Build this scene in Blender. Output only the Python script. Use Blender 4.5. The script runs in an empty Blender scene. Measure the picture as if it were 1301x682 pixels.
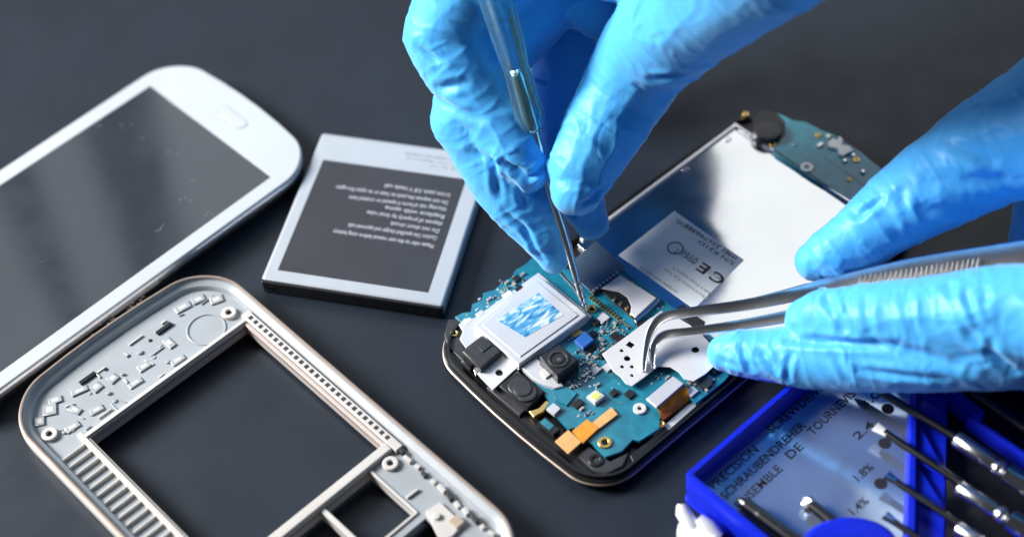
import bpy, bmesh, math, random
import numpy as np
from mathutils import Vector, Matrix, noise
random.seed(7)
MM = 0.001
sc = bpy.context.scene
COL = sc.collection
# ------------------------------------------------------------------ camera (values in mm on the table, z up)
FPX, PITCH, ROLL, HH = 2122.8, math.radians(49.945), math.radians(-4.3), 390.0
cp, sp, cr, sr = math.cos(PITCH), math.sin(PITCH), math.cos(ROLL), math.sin(ROLL)
F_ = Vector((0, cp, -sp)); R0 = Vector((1, 0, 0)); U0 = Vector((0, sp, cp))
R_ = cr*R0 + sr*U0; U_ = -sr*R0 + cr*U0
CAM = -F_ * (HH/sp)
def at(x, y, z=0.0):
    """photo point -> point on the horizontal plane at height z (mm)"""
    d = F_ + R_*((x-650.5)/FPX) + U_*((341-y)/FPX)
    return CAM + d*((z-CAM.z)/d.z)
cam = bpy.data.cameras.new('camera'); co = bpy.data.objects.new('camera', cam); COL.objects.link(co)
co.matrix_world = Matrix(((R_.x, U_.x, -F_.x, CAM.x*MM), (R_.y, U_.y, -F_.y, CAM.y*MM), (R_.z, U_.z, -F_.z, CAM.z*MM), (0, 0, 0, 1)))
cam.sensor_width = 36; cam.lens = 36*FPX/1301
cam.clip_start = 0.01; cam.clip_end = 50
cam.dof.use_dof = True
cam.dof.focus_distance = (at(735, 440, 7)-CAM).dot(F_)*MM
cam.dof.aperture_fstop = 5.6
sc.camera = co

# ------------------------------------------------------------------ materials
def mat(name, col, rough=0.5, metal=0.0, **k):
    m = bpy.data.materials.new(name); m.use_nodes = True
    nt = m.node_tree; b = nt.nodes['Principled BSDF']
    b.inputs['Base Color'].default_value = (*col, 1); b.inputs['Roughness'].default_value = rough
    b.inputs['Metallic'].default_value = metal
    if 'ior' in k: b.inputs['IOR'].default_value = k['ior']
    if 'spec' in k: b.inputs['Specular IOR Level'].default_value = k['spec']
    if 'coat' in k: b.inputs['Coat Weight'].default_value = k['coat']; b.inputs['Coat Roughness'].default_value = k.get('coatr', .1)
    if 'trans' in k: b.inputs['Transmission Weight'].default_value = k['trans']
    if 'sss' in k:
        b.inputs['Subsurface Weight'].default_value = k['sss']; b.inputs['Subsurface Radius'].default_value = k.get('sssr', (1, 1, 1)); b.inputs['Subsurface Scale'].default_value = k.get('ssss', .002)
    tc = nt.nodes.new('ShaderNodeTexCoord')
    var = k.get('var', 0.06); sc_ = k.get('scale', 300)
    if var:                                     # gentle colour variation, a property of the surface
        n = nt.nodes.new('ShaderNodeTexNoise'); n.inputs['Scale'].default_value = sc_; n.inputs['Detail'].default_value = 5
        nt.links.new(tc.outputs['Object'], n.inputs['Vector'])
        r = nt.nodes.new('ShaderNodeValToRGB'); r.color_ramp.elements[0].position = .3; r.color_ramp.elements[1].position = .7
        lo = [max(0, c*(1-var)) for c in col]; hi = [min(1, c*(1+var)) for c in col]
        if 'col2' in k: hi = k['col2']
        r.color_ramp.elements[0].color = (*lo, 1); r.color_ramp.elements[1].color = (*hi, 1)
        nt.links.new(n.outputs['Fac'], r.inputs['Fac']); nt.links.new(r.outputs['Color'], b.inputs['Base Color'])
    rv = k.get('rvar', 0)
    if rv:
        n2 = nt.nodes.new('ShaderNodeTexNoise'); n2.inputs['Scale'].default_value = k.get('rscale', 60); n2.inputs['Detail'].default_value = 6
        nt.links.new(tc.outputs['Object'], n2.inputs['Vector'])
        mr = nt.nodes.new('ShaderNodeMapRange'); mr.inputs['From Min'].default_value = .35; mr.inputs['From Max'].default_value = .65
        mr.inputs['To Min'].default_value = max(.01, rough-rv); mr.inputs['To Max'].default_value = rough+rv
        nt.links.new(n2.outputs['Fac'], mr.inputs['Value']); nt.links.new(mr.outputs['Result'], b.inputs['Roughness'])
    bp = k.get('bump', 0)
    if bp:
        n3 = nt.nodes.new('ShaderNodeTexNoise'); n3.inputs['Scale'].default_value = k.get('bscale', 1500); n3.inputs['Detail'].default_value = 3
        nt.links.new(tc.outputs['Object'], n3.inputs['Vector'])
        bu = nt.nodes.new('ShaderNodeBump'); bu.inputs['Strength'].default_value = bp; bu.inputs['Distance'].default_value = k.get('bdist', .0002)
        nt.links.new(n3.outputs['Fac'], bu.inputs['Height']); nt.links.new(bu.outputs['Normal'], b.inputs['Normal'])
    return m
M = {}
M['table'] = mat('table_laminate', (.013, .019, .030), .40, var=.12, scale=40, rvar=.03, rscale=90, bump=.25, bscale=1800, bdist=.0001, spec=.36)
M['white_plastic'] = mat('white_plastic', (.78, .80, .83), .28, var=.02, coat=.4, bump=.05)
M['bezel_glass'] = mat('white_bezel_glass', (.46, .50, .54), .09, var=.02, scale=60)
M['screen'] = mat('dark_display_glass', (.030, .036, .048), .07, ior=1.75, var=.10, scale=30, rvar=.03)
M['chrome_rim'] = mat('silver_rim_plastic', (.60, .62, .66), .22, .7, var=.05)
M['black_plastic'] = mat('black_plastic', (.010, .010, .012), .32, var=.2, bump=.15, bscale=2500)
M['grey_plastic'] = mat('dark_grey_plastic', (.035, .037, .042), .4, var=.2, bump=.1)
M['steel_plate'] = mat('bright_steel_plate', (.80, .80, .80), .13, 1.0, var=.03, scale=40, rvar=.05, rscale=35, bump=.06, bscale=120, bdist=.0004)
M['steel'] = mat('polished_steel', (.78, .78, .80), .24, 1.0, var=.06, rvar=.04)
M['dark_steel'] = mat('blackened_steel', (.10, .10, .105), .32, 1.0, var=.2)
M['chrome'] = mat('nickel_chrome', (.72, .72, .74), .12, 1.0, var=.04)
M['tin'] = mat('tinned_shield', (.66, .67, .71), .38, .35, var=.03, scale=120, bump=.08, bscale=400)
M['white_metal'] = mat('white_plated_shield', (.74, .74, .75), .36, .25, var=.02)
M['grey_foil'] = mat('grey_foil_tape', (.14, .20, .27), .22, .5, var=.25, scale=90, bump=.3, bscale=200, bdist=.0004)
M['gold'] = mat('gold_contact', (.78, .52, .18), .28, .9, var=.1)
M['flex'] = mat('amber_flex_film', (.72, .30, .03), .3, 0, var=.08, scale=400)
M['flex_light'] = mat('pale_amber_flex_pad', (.70, .40, .16), .38, 0, var=.08, scale=400)
M['label_pale'] = mat('pale_paper_label', (.88, .92, .93), .6, var=.03)
M['battery_wrap'] = mat('silver_battery_wrap', (.42, .46, .51), .35, .15, var=.03, scale=120)
M['battery_dark'] = mat('dark_battery_print', (.030, .033, .042), .42, var=.1, scale=60)
M['print_white'] = mat('white_print', (.40, .41, .45), .6, var=0)
M['print_grey'] = mat('grey_print', (.30, .32, .35), .6, var=0)
M['print_black'] = mat('black_print', (.02, .02, .025), .5, var=0)
M['chip'] = mat('black_chip_resin', (.018, .019, .022), .35, var=.15)
M['chip_blue'] = mat('blue_chip_cap', (.03, .12, .42), .25, var=.1)
M['ceramic'] = mat('beige_ceramic', (.42, .34, .26), .45, var=.15)
M['solder'] = mat('solder_tin', (.75, .75, .76), .28, .8, var=.1)
M['led'] = mat('yellow_phosphor', (.62, .68, .16), .35, var=.1)
M['tan_rim'] = mat('pearl_bronze_rim', (.36, .29, .25), .46, .6, var=.08)
M['cover_inner'] = mat('pale_grey_cover_inside', (.32, .35, .38), .30, 0, var=.06, scale=90, bump=.15, bscale=300, bdist=.0002)
M['rose_plastic'] = mat('rose_grey_plastic', (.50, .43, .40), .35, var=.06)
M['cover_wall'] = mat('pearl_cover_plastic', (.55, .53, .51), .33, 0, var=.03, scale=100)
M['blue_plastic'] = mat('royal_blue_plastic', (.006, .02, .60), .30, var=.08, spec=.3, sss=.15, sssr=(.1, .2, 1))
M['kit_plate'] = mat('satin_aluminium_card', (.50, .62, .80), .13, .82, var=.04, scale=60, rvar=.05)
def glove_mat():
    m = mat('blue_nitrile', (.072, .43, .90), .47, var=.06, scale=55, bump=.12, bscale=900, bdist=.00018, sss=.25, sssr=(.15, .6, 1.0), ssss=.003, spec=.35)
    nt = m.node_tree; b = nt.nodes['Principled BSDF']
    # finer stretched creases on top of the modelled folds
    bu0 = [n for n in nt.nodes if n.type == 'BUMP'][0]
    tc = [n for n in nt.nodes if n.type == 'TEX_COORD'][0]
    mp = nt.nodes.new('ShaderNodeMapping'); mp.inputs['Scale'].default_value = (1, 1, .6)
    nt.links.new(tc.outputs['Object'], mp.inputs['Vector'])
    n = nt.nodes.new('ShaderNodeTexNoise'); n.inputs['Scale'].default_value = 75; n.inputs['Detail'].default_value = 2; n.inputs['Distortion'].default_value = 1.4
    nt.links.new(mp.outputs['Vector'], n.inputs['Vector'])
    m1 = nt.nodes.new('ShaderNodeMath'); m1.operation = 'SUBTRACT'; m1.inputs[1].default_value = .5; nt.links.new(n.outputs['Fac'], m1.inputs[0])
    m2 = nt.nodes.new('ShaderNodeMath'); m2.operation = 'ABSOLUTE'; nt.links.new(m1.outputs[0], m2.inputs[0])
    m3 = nt.nodes.new('ShaderNodeMath'); m3.operation = 'MULTIPLY'; m3.inputs[1].default_value = 4; m3.use_clamp = True; nt.links.new(m2.outputs[0], m3.inputs[0])
    bu = nt.nodes.new('ShaderNodeBump'); bu.inputs['Strength'].default_value = .22; bu.inputs['Distance'].default_value = .0006
    nt.links.new(m3.outputs[0], bu.inputs['Height']); nt.links.new(bu0.outputs['Normal'], bu.inputs['Normal'])
    nt.links.new(bu.outputs['Normal'], b.inputs['Normal'])
    b.inputs['Sheen Weight'].default_value = .35; b.inputs['Sheen Roughness'].default_value = .45; b.inputs['Sheen Tint'].default_value = (.8, .95, 1, 1)
    return m
M['glove'] = glove_mat()
M['handle'] = mat('clear_teal_acrylic', (.48, .90, .94), .05, var=0, trans=.93, ior=1.47)
def pcb_mat(name, c1, c2):
    m = mat(name, c1, .32, var=0, coat=.5, coatr=.15)
    nt = m.node_tree; b = nt.nodes['Principled BSDF']; tc = [n for n in nt.nodes if n.type == 'TEX_COORD'][0]
    v = nt.nodes.new('ShaderNodeTexVoronoi'); v.distance = 'CHEBYCHEV'; v.feature = 'F1'; v.inputs['Scale'].default_value = 330
    nt.links.new(tc.outputs['Object'], v.inputs['Vector'])
    n = nt.nodes.new('ShaderNodeTexNoise'); n.inputs['Scale'].default_value = 160; nt.links.new(tc.outputs['Object'], n.inputs['Vector'])
    mx = nt.nodes.new('ShaderNodeMath'); mx.operation = 'MULTIPLY'; nt.links.new(v.outputs['Distance'], mx.inputs[0]); nt.links.new(n.outputs['Fac'], mx.inputs[1])
    r = nt.nodes.new('ShaderNodeValToRGB'); r.color_ramp.elements[0].position = .12; r.color_ramp.elements[1].position = .42
    r.color_ramp.elements[0].color = (*c1, 1); r.color_ramp.elements[1].color = (*c2, 1)
    nt.links.new(mx.outputs[0], r.inputs['Fac']); nt.links.new(r.outputs['Color'], b.inputs['Base Color'])
    return m
M['pcb'] = pcb_mat('teal_solder_mask', (.010, .155, .235), (.016, .23, .33))
M['pcb2'] = pcb_mat('light_teal_solder_mask', (.02, .25, .33), (.035, .33, .42))
def holo_mat():
    m = mat('blue_white_foil_label', (.6, .75, .85), .3, .3, var=0)
    nt = m.node_tree; b = nt.nodes['Principled BSDF']; tc = [n for n in nt.nodes if n.type == 'TEX_COORD'][0]
    mp = nt.nodes.new('ShaderNodeMapping'); mp.inputs['Scale'].default_value = (1, 3, 1); mp.inputs['Rotation'].default_value = (0, 0, .6)
    nt.links.new(tc.outputs['Object'], mp.inputs['Vector'])
    n = nt.nodes.new('ShaderNodeTexNoise'); n.inputs['Scale'].default_value = 150; n.inputs['Detail'].default_value = 6; n.inputs['Distortion'].default_value = 1
    nt.links.new(mp.outputs['Vector'], n.inputs['Vector'])
    r = nt.nodes.new('ShaderNodeValToRGB'); e = r.color_ramp.elements
    e[0].position = .38; e[0].color = (.03, .20, .48, 1); e[1].position = .62; e[1].color = (.78, .86, .90, 1)
    e.new(.5).color = (.12, .45, .72, 1)
    nt.links.new(n.outputs['Fac'], r.inputs['Fac']); nt.links.new(r.outputs['Color'], b.inputs['Base Color'])
    return m
M['holo'] = holo_mat()

# ------------------------------------------------------------------ builders
def thing(name, label, cat, loc, ang=0.0, group=None):
    o = bpy.data.objects.new(name, None); COL.objects.link(o)
    o.empty_display_size = .01
    o.location = Vector(loc)*MM; o.rotation_euler = (0, 0, ang)
    o['label'] = label; o['category'] = cat
    if group: o['group'] = group
    o['_t'] = 1
    del o['_t']
    return o
def tag(o, label, cat, group=None):
    o['label'] = label; o['category'] = cat
    if group: o['group'] = group
    return o
def rootof(o):
    while o.parent: o = o.parent
    return o
def inv_of(parent):
    r = rootof(parent)
    return (Matrix.Translation(r.location) @ Matrix.Rotation(r.rotation_euler.z, 4, 'Z')).inverted()
def link(name, me, m, parent, smooth=False, auto=None):
    """me holds world-space mm coordinates"""
    me.transform(Matrix.Scale(MM, 4))
    if parent: me.transform(inv_of(parent))
    me.materials.clear(); me.materials.append(M[m] if isinstance(m, str) else m)
    if smooth:
        me.polygons.foreach_set('use_smooth', [True]*len(me.polygons))
        if auto: me.set_sharp_from_angle(angle=math.radians(auto))
    me.name = name
    o = bpy.data.objects.new(name, me); COL.objects.link(o)
    if parent: o.parent = parent
    return o
def bm_obj(name, bm, m, parent, smooth=False, auto=40):
    me = bpy.data.meshes.new(name); bm.normal_update(); bm.to_mesh(me); bm.free()
    return link(name, me, m, parent, smooth, auto)
def curve_mesh(loops, z0, z1, bev=0.0):
    cu = bpy.data.curves.new('c', 'CURVE'); cu.dimensions = '2D'; cu.fill_mode = 'BOTH'
    bev = min(bev, (z1-z0)/2*.95)
    cu.extrude = (z1-z0)/2-bev; cu.bevel_depth = bev; cu.bevel_resolution = 2; cu.offset = -bev
    for lp in loops:
        s = cu.splines.new('POLY'); s.points.add(len(lp)-1)
        for i, p in enumerate(lp): s.points[i].co = (p[0], p[1], 0, 1)
        s.use_cyclic_u = True
    o = bpy.data.objects.new('c', cu); COL.objects.link(o)
    dg = bpy.context.evaluated_depsgraph_get(); dg.update()
    me = bpy.data.meshes.new_from_object(o.evaluated_get(dg))
    COL.objects.unlink(o); bpy.data.objects.remove(o); bpy.data.curves.remove(cu)
    me.transform(Matrix.Translation((0, 0, (z0+z1)/2)))
    return me
def px(poly, z): return [at(x, y, z) for x, y in poly]
def slab(name, pts, z0, z1, m, parent, bev=0.0, holes=()):
    """flat-sided plate from world points (mm)"""
    me = curve_mesh([pts]+list(holes), z0, z1, bev)
    return link(name, me, m, parent, True, 30)
def pslab(name, poly, z0, z1, m, parent, bev=0.0, holes=()):
    return slab(name, px(poly, z1), z0, z1, m, parent, bev, [px(h, z1) for h in holes])
def circle(c, r, n=24, ry=None):
    return [Vector((c[0]+r*math.cos(i*2*math.pi/n), c[1]+(ry or r)*math.sin(i*2*math.pi/n), 0)) for i in range(n)]
def disc(name, c, r, z0, z1, m, parent, bev=0.0, hole=0):
    return slab(name, circle(c, r), z0, z1, m, parent, bev, [circle(c, hole)] if hole else [])
class Frame:                                   # local frame on the table: u, w axes
    def __init__(s, o, ang):
        s.o = Vector((o[0], o[1], 0)); s.a = ang; s.u = Vector((math.cos(ang), math.sin(ang), 0)); s.w = Vector((-s.u.y, s.u.x, 0))
    def p(s, u, w, z=0): return s.o+s.u*u+s.w*w+Vector((0, 0, z))
    def q(s, v): d = Vector(v)-s.o; return d.dot(s.u), d.dot(s.w)
    def rect(s, u0, w0, u1, w1): return [s.p(u0, w0), s.p(u1, w0), s.p(u1, w1), s.p(u0, w1)]
    def rrect(s, u0, w0, u1, w1, r, n=8, bulge=0.0):
        pts = []
        wc, hw = (w0+w1)/2, abs(w1-w0)/2
        for cu, cw, a0 in ((u1-r, w1-r, 0), (u0+r, w1-r, 90), (u0+r, w0+r, 180), (u1-r, w0+r, 270)):
            for i in range(n+1):
                a = math.radians(a0+90*i/n); pts.append([cu+r*math.cos(a), cw+r*math.sin(a)])
        # gently bowed short ends
        out = []
        def end(sgn, pa, pb):
            return [[pa[0]+(pb[0]-pa[0])*t, pa[1]+(pb[1]-pa[1])*t] for t in (.2, .4, .6, .8)]
        full = pts[:n+1] + pts[n+1:2*n+2] + end(-1, pts[2*n+1], pts[2*n+2]) + pts[2*n+2:] + end(1, pts[-1], pts[0])
        for u, w in full:
            t = (w-wc)/hw
            if u > u1-r-.01: u += bulge*(1-t*t)*(u-(u1-r))/r
            if u < u0+r+.01: u -= bulge*(1-t*t)*((u0+r)-u)/r
            out.append(s.p(u, w))
        return out
def band(name, rings, m, parent, closed=True, smooth=True, auto=35, capends=False):
    """skin a list of equal-length rings (world mm)"""
    bm = bmesh.new(); vs = [[bm.verts.new(p) for p in r] for r in rings]
    n = len(rings[0])
    for a, b in zip(vs, vs[1:]):
        for i in range(n if closed else n-1):
            j = (i+1) % n
            bm.faces.new((a[i], a[j], b[j], b[i]))
    if capends:
        bm.faces.new(list(reversed(vs[0]))); bm.faces.new(vs[-1])
    bmesh.ops.recalc_face_normals(bm, faces=bm.faces)
    return bm_obj(name, bm, m, parent, smooth, auto)
def ring(pts, z, off=0.0):
    """offset closed outline inwards by off, at height z"""
    n = len(pts); out = []
    for i in range(n):
        a, b, c = pts[i-1], pts[i], pts[(i+1) % n]
        t = (Vector((c.x-a.x, c.y-a.y, 0))).normalized(); nrm = Vector((-t.y, t.x, 0))
        p = Vector((b.x, b.y, 0))+nrm*off; p.z = z; out.append(p)
    return out
def ccw(pts):
    a = sum(p.x*q.y-q.x*p.y for p, q in zip(pts, pts[1:]+pts[:1]))
    return pts if a > 0 else list(reversed(pts))
def tube(name, path, radii, m, parent, n=14, flat=None, smooth=True, auto=50, caps=True):
    """sweep: path world mm points, radii float or (ra, rb); flat = reference normal"""
    path = [Vector(p) for p in path]; rings = []
    ref = Vector(flat) if flat else Vector((0, 0, 1))
    for i, p in enumerate(path):
        t = (path[min(i+1, len(path)-1)]-path[max(i-1, 0)]).normalized()
        b = t.cross(ref)
        if b.length < 1e-3: b = t.cross(Vector((1, 0, 0)))
        b.normalize(); c = b.cross(t).normalized()
        r = radii[i] if isinstance(radii, (list, tuple)) and len(radii) == len(path) else radii
        ra, rb = (r if isinstance(r, (tuple, list)) else (r, r))
        rings.append([p+b*ra*math.cos(2*math.pi*k/n)+c*rb*math.sin(2*math.pi*k/n) for k in range(n)])
    return band(name, rings, m, parent, smooth=smooth, auto=auto, capends=caps)
def text(name, s, pos, ang, size, m, parent, spacing=1.0, bold=0.0, xs=1.0, fixw=None):
    cu = bpy.data.curves.new('t', 'FONT'); cu.body = s; cu.size = size; cu.space_character = spacing; cu.offset = bold; cu.extrude = .02; cu.resolution_u = 3
    o = bpy.data.objects.new('t', cu); COL.objects.link(o)
    dg = bpy.context.evaluated_depsgraph_get(); dg.update()
    me = bpy.data.meshes.new_from_object(o.evaluated_get(dg))
    COL.objects.unlink(o); bpy.data.objects.remove(o); bpy.data.curves.remove(cu)
    if fixw:
        w = max(v.co.x for v in me.vertices); xs = fixw/w
    me.transform(Matrix.Translation(pos) @ Matrix.Rotation(ang, 4, 'Z') @ Matrix.Diagonal((xs, 1, 1, 1)))
    return link(name, me, m, parent)
def text_px(name, s, p0, p1, z, size, m, parent, bold=0.0):
    """baseline runs from photo point p0 to p1"""
    a, b = at(*p0, z), at(*p1, z); d = b-a
    return text(name, s, a, math.atan2(d.y, d.x), size*.92, m, parent, bold=bold, fixw=d.length)

# ------------------------------------------------------------------ table
bm = bmesh.new(); bmesh.ops.create_grid(bm, x_segments=1, y_segments=1, size=1500)
tb = bm_obj('table_top', bm, 'table', None); tb['kind'] = 'structure'

# ------------------------------------------------------------------ front half of a phone, upper left
AF = math.radians(-137.58+180)
f0 = at(350, 220, 8); FF = Frame(f0, AF)       # u to the upper right (home button end), w to the upper left
t = thing('white_phone', 'white phone front with home button and dark scratched display, lying face up at the left', 'phone', (f0.x, f0.y, 0), AF)
o_out = ccw(FF.rrect(-124, -5.3, 12.5, 67.8, 13, 10, 3.5))
body_r = [ring(o_out, .3, 1.6), ring(o_out, 1.6, .5), ring(o_out, 3.6, 0), ring(o_out, 4.4, .25)]
band('lower_shell', body_r, 'black_plastic', t, capends=True)
band('side_rim', [ring(o_out, 4.4, .2), ring(o_out, 5.2, -.25), ring(o_out, 6.6, -.25), ring(o_out, 7.3, .15)], 'chrome_rim', t)
scr = FF.rect(-105.5, 0, -2.2, 62)
g = slab('face_glass', o_out, 6.9, 8.0, 'bezel_glass', t, .45, [scr])
slab('display', FF.rect(-105.6, -.1, -2.1, 62.1), 6.6, 7.93, 'screen', t)
hu, hw = FF.q(at(295, 149, 8)); hb = FF.rrect(hu-1.9, hw-6.4, hu+1.9, hw+6.4, 1.8, 6)
hbo = slab('home_button', hb, 7.7, 8.12, 'bezel_glass', t, .12)
band('button_ring', [ring(ccw(hb), 7.95, -.3), ring(ccw(hb), 8.08, -.2), ring(ccw(hb), 8.06, -.02), ring(ccw(hb), 7.9, .05)], 'chrome_rim', hbo)
# side keys on the near long edge
for u0 in (-70,): slab('volume_key', FF.rect(u0, -5.9, u0+18, -5.3), 4.9, 6.3, 'chrome_rim', t, .1)
# scratches: fine raised scuffs on the display
for (x, y, l, a) in ((185, 172, 9, 20), (218, 193, 11, 35), (245, 228, 7, -20), (262, 270, 10, 5), (236, 254, 9, 60), (130, 158, 14, 10), (205, 290, 16, 45), (160, 160, 8, -10), (60, 330, 6, 30)):
    c = at(x, y, 7.96); a = math.radians(a); bm = bmesh.new()
    for j in range(3):
        cc = c+Vector((random.uniform(-2, 2), random.uniform(-1.2, 1.2), 0)); aa = a+random.uniform(-.4, .4); ll = l*.24*random.uniform(.3, 1)
        d = Vector((math.cos(aa), math.sin(aa), 0)); n_ = Vector((-d.y, d.x, 0))*random.uniform(.03, .09)
        bm.faces.new([bm.verts.new(cc-d*ll/2), bm.verts.new(cc+n_), bm.verts.new(cc+d*ll/2), bm.verts.new(cc-n_)])
    bm_obj('scratch', bm, M['print_grey'], t)

# ------------------------------------------------------------------ battery
AB = math.radians(-16.3); b0 = at(331, 354, 5.5); BF = Frame(b0, AB)
t = thing('battery', 'flat rectangular phone battery with silver border and dark printed face, left of the gloved hand', 'battery', (b0.x, b0.y, 0), AB)
bo = ccw(BF.rrect(0, 0, 57.0, 63, 1.2, 4))
slab('cell_body', bo, .3, 5.3, 'battery_wrap', t, .9)
slab('end_cap', BF.rrect(.2, -.7, 56.8, 1.0, .5, 3), .4, 5.0, 'black_plastic', t, .3)
for u0 in (2.5, 46, 49.5, 53): slab('contact', BF.rect(u0, -.9, u0+2.0, -.6), 1.8, 3.2, 'dark_steel', t)
dk = BF.rect(4.0, 4.4, 51.3, 51.2)
slab('printed_panel', dk, 5.25, 5.36, 'battery_dark', t)
lines = ['Please refer to the user manual before using battery', 'Caution: Use specified charger and approved cells', 'Do not short circuit', 'dispose of properly by local rules', 'Replace with same', 'Warning: risk of burns if opened or crushed here', 'Do not expose the pack to heat or to open fire again', 'Li-ion pack 3.8 V made cell']
ends = [((552, 313), (424, 294)), ((556, 303), (443, 286)), ((559, 294), (497, 284)), ((563, 285), (467, 270)), ((566, 276), (490, 264)), ((568, 266), (444, 251)), ((570, 258), (428, 238)), ((573, 249), (490, 236))]
for s, (a, b) in zip(lines, ends): text_px('small_print', s, (a[0], a[1]-2.5), (b[0], b[1]-2.5), 5.39, 2.55, 'print_white', t, .03)
# grey print on the silver border
for k, (a, b) in enumerate((((585, 203), (515, 193)), ((583, 209), (516, 199)), ((600, 216), (545, 209)))):
    text_px('border_print', ['3.8V 2600mAh 9.88Wh', 'Li-ion Battery', '4.35V'][k], a, b, 5.34, 1.8, 'print_grey', t)

# ------------------------------------------------------------------ back cover frame, lower left
AK = math.radians(129.89+1.0); k0 = at(490, 570, 6); KF = Frame(k0, AK)
t = thing('phone_back_frame', 'pale phone mid frame with large square opening and bronze rim, lower left corner', 'phone frame', (k0.x, k0.y, 0), AK)
ko = ccw(KF.rrect(-52, -8.0, 88.5, 69.0, 15, 12, 3.0))
# rim: outer wall, top lip, inner wall
band('outer_rim', [ring(ko, .2, 1.5), ring(ko, 1.8, .35), ring(ko, 5, 0), ring(ko, 7.6, .1), ring(ko, 8.2, .5), ring(ko, 8.2, 1.0)], 'cover_wall', t)
band('bronze_lip', [ring(ko, 8.18, .35), ring(ko, 8.5, .7), ring(ko, 8.45, 1.15), ring(ko, 8.1, 1.4)], 'tan_rim', t)
band('inner_wall', [ring(ko, 8.15, 1.2), ring(ko, 7.4, 1.6), ring(ko, 6.6, 3.2), ring(ko, 5.2, 3.9), ring(ko, 4.0, 4.0)], 'cover_inner', t)
inner = ring(ko, 0, 3.8)
op1 = KF.rect(1.6, 0, 62.9, 55.5)
opA = [KF.p(*KF.q(at(x, y, 5))) for x, y in ((472, 596), (527, 652), (497, 684), (470, 690), (424, 640))]
def kq(x, y): return KF.q(at(x, y, 5))
ua, wa = kq(473, 594); ub, wb = kq(527, 652)
print('frame lower opening', kq(473, 594), kq(527, 652), kq(422, 638), kq(465, 682), kq(537, 653), kq(345, 680))
op2 = KF.rect(ub+.0, wb, ua-.5, wb+16.0); op3 = KF.rect(ub, wb+17.5, ua-.5, 54)
op4 = KF.rect(-44, wb-1, ub-3.2, 50)
slab('inner_floor', inner, 4.2, 5.2, 'cover_inner', t, 0, [op1, op2, op3, op4])
# thin upright walls round the openings
def wall_loop(name, u0, w0, u1, w1, z0, z1, th, m):
    slab(name, KF.rrect(u0-th, w0-th, u1+th, w1+th, .6, 3), z0, z1, m, t, .15, [KF.rect(u0, w0, u1, w1)])
wall_loop('opening_wall', 1.6, 0, 62.9, 55.5, 1.8, 6.2, 1.0, 'rose_plastic')
wall_loop('opening_wall', ub, wb, ua-.5, wb+16, 1.5, 5.7, .8, 'cover_wall')
wall_loop('opening_wall', ub, wb+17.5, ua-.5, 54, 1.5, 5.7, .8, 'cover_wall')
# cross bar with bronze side
slab('cross_bar', KF.rect(-1.6, -1, 1.3, 56), 4.6, 6.9, 'cover_wall', t, .4)
slab('far_bar', KF.rect(63.3, -.8, 64.6, 56.5), 1.0, 6.8, 'cover_wall', t, .3)
# side channel with ribs (left long side)
slab('side_rail', KF.rect(-50, 56.3, 66, 57.8), 4.6, 7.0, 'cover_wall', t, .3)
for i in range(24):
    u = 62-i*3.35
    slab('rib', KF.rect(u, 57.6, u+.45, 65.3), 4.8, 6.3, 'cover_wall', t, .15)
# perforated strip (right long side)
slab('perforated_rail', KF.rect(-3, -3.9, 66, -1.2), 5.0, 6.9, 'cover_wall', t, .3)
for i in range(27):
    u = 62.5-i*2.35
    slab('notch', KF.rect(u, -3.2, u+1.25, -1.9), 6.5, 6.93, 'grey_plastic', t)
# screw bosses
for x, y in ((291, 397), (63, 551), (496, 588)):
    c = at(x, y, 6)
    b_ = disc('screw_boss', c, 2.3, 4.9, 6.3, 'cover_wall', t, .3, .9)
    disc('screw_hole', c, .92, 4.9, 5.6, 'black_plastic', b_)
# speaker hollow
def tilt_rect(c, a, l, w):
    d = KF.u*math.cos(a)+KF.w*math.sin(a); n_ = Vector((-d.y, d.x, 0)); l /= 2; w /= 2
    return [c+d*l+n_*w, c-d*l+n_*w, c-d*l-n_*w, c+d*l-n_*w]
c = at(262, 418, 5.3)
slab('speaker_ring', circle(c, 6.0, 32), 5.1, 5.5, 'cover_inner', t, .18, [circle(c, 5.3, 32)])
random.seed(21)
for i in range(34):                            # small irregular ribs and pegs moulded into the floor
    u_ = random.uniform(66, 83); w_ = random.uniform(1, 62)
    if (Vector((u_, w_, 0))-Vector((*KF.q(c), 0))).length < 7: continue
    p_ = KF.p(u_, w_, 0)
    if i % 3 == 0: disc('moulded_peg', p_, random.uniform(.35, .8), 5.1, random.uniform(5.4, 5.9), 'cover_inner', t, .12)
    else: slab('moulded_rib', tilt_rect(p_, random.choice([0, math.pi/2, .3, 1.2]), random.uniform(1.5, 5), random.uniform(.3, .6)), 5.1, random.uniform(5.4, 5.8), 'cover_inner' if i % 2 else 'cover_wall', t, .1)

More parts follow.
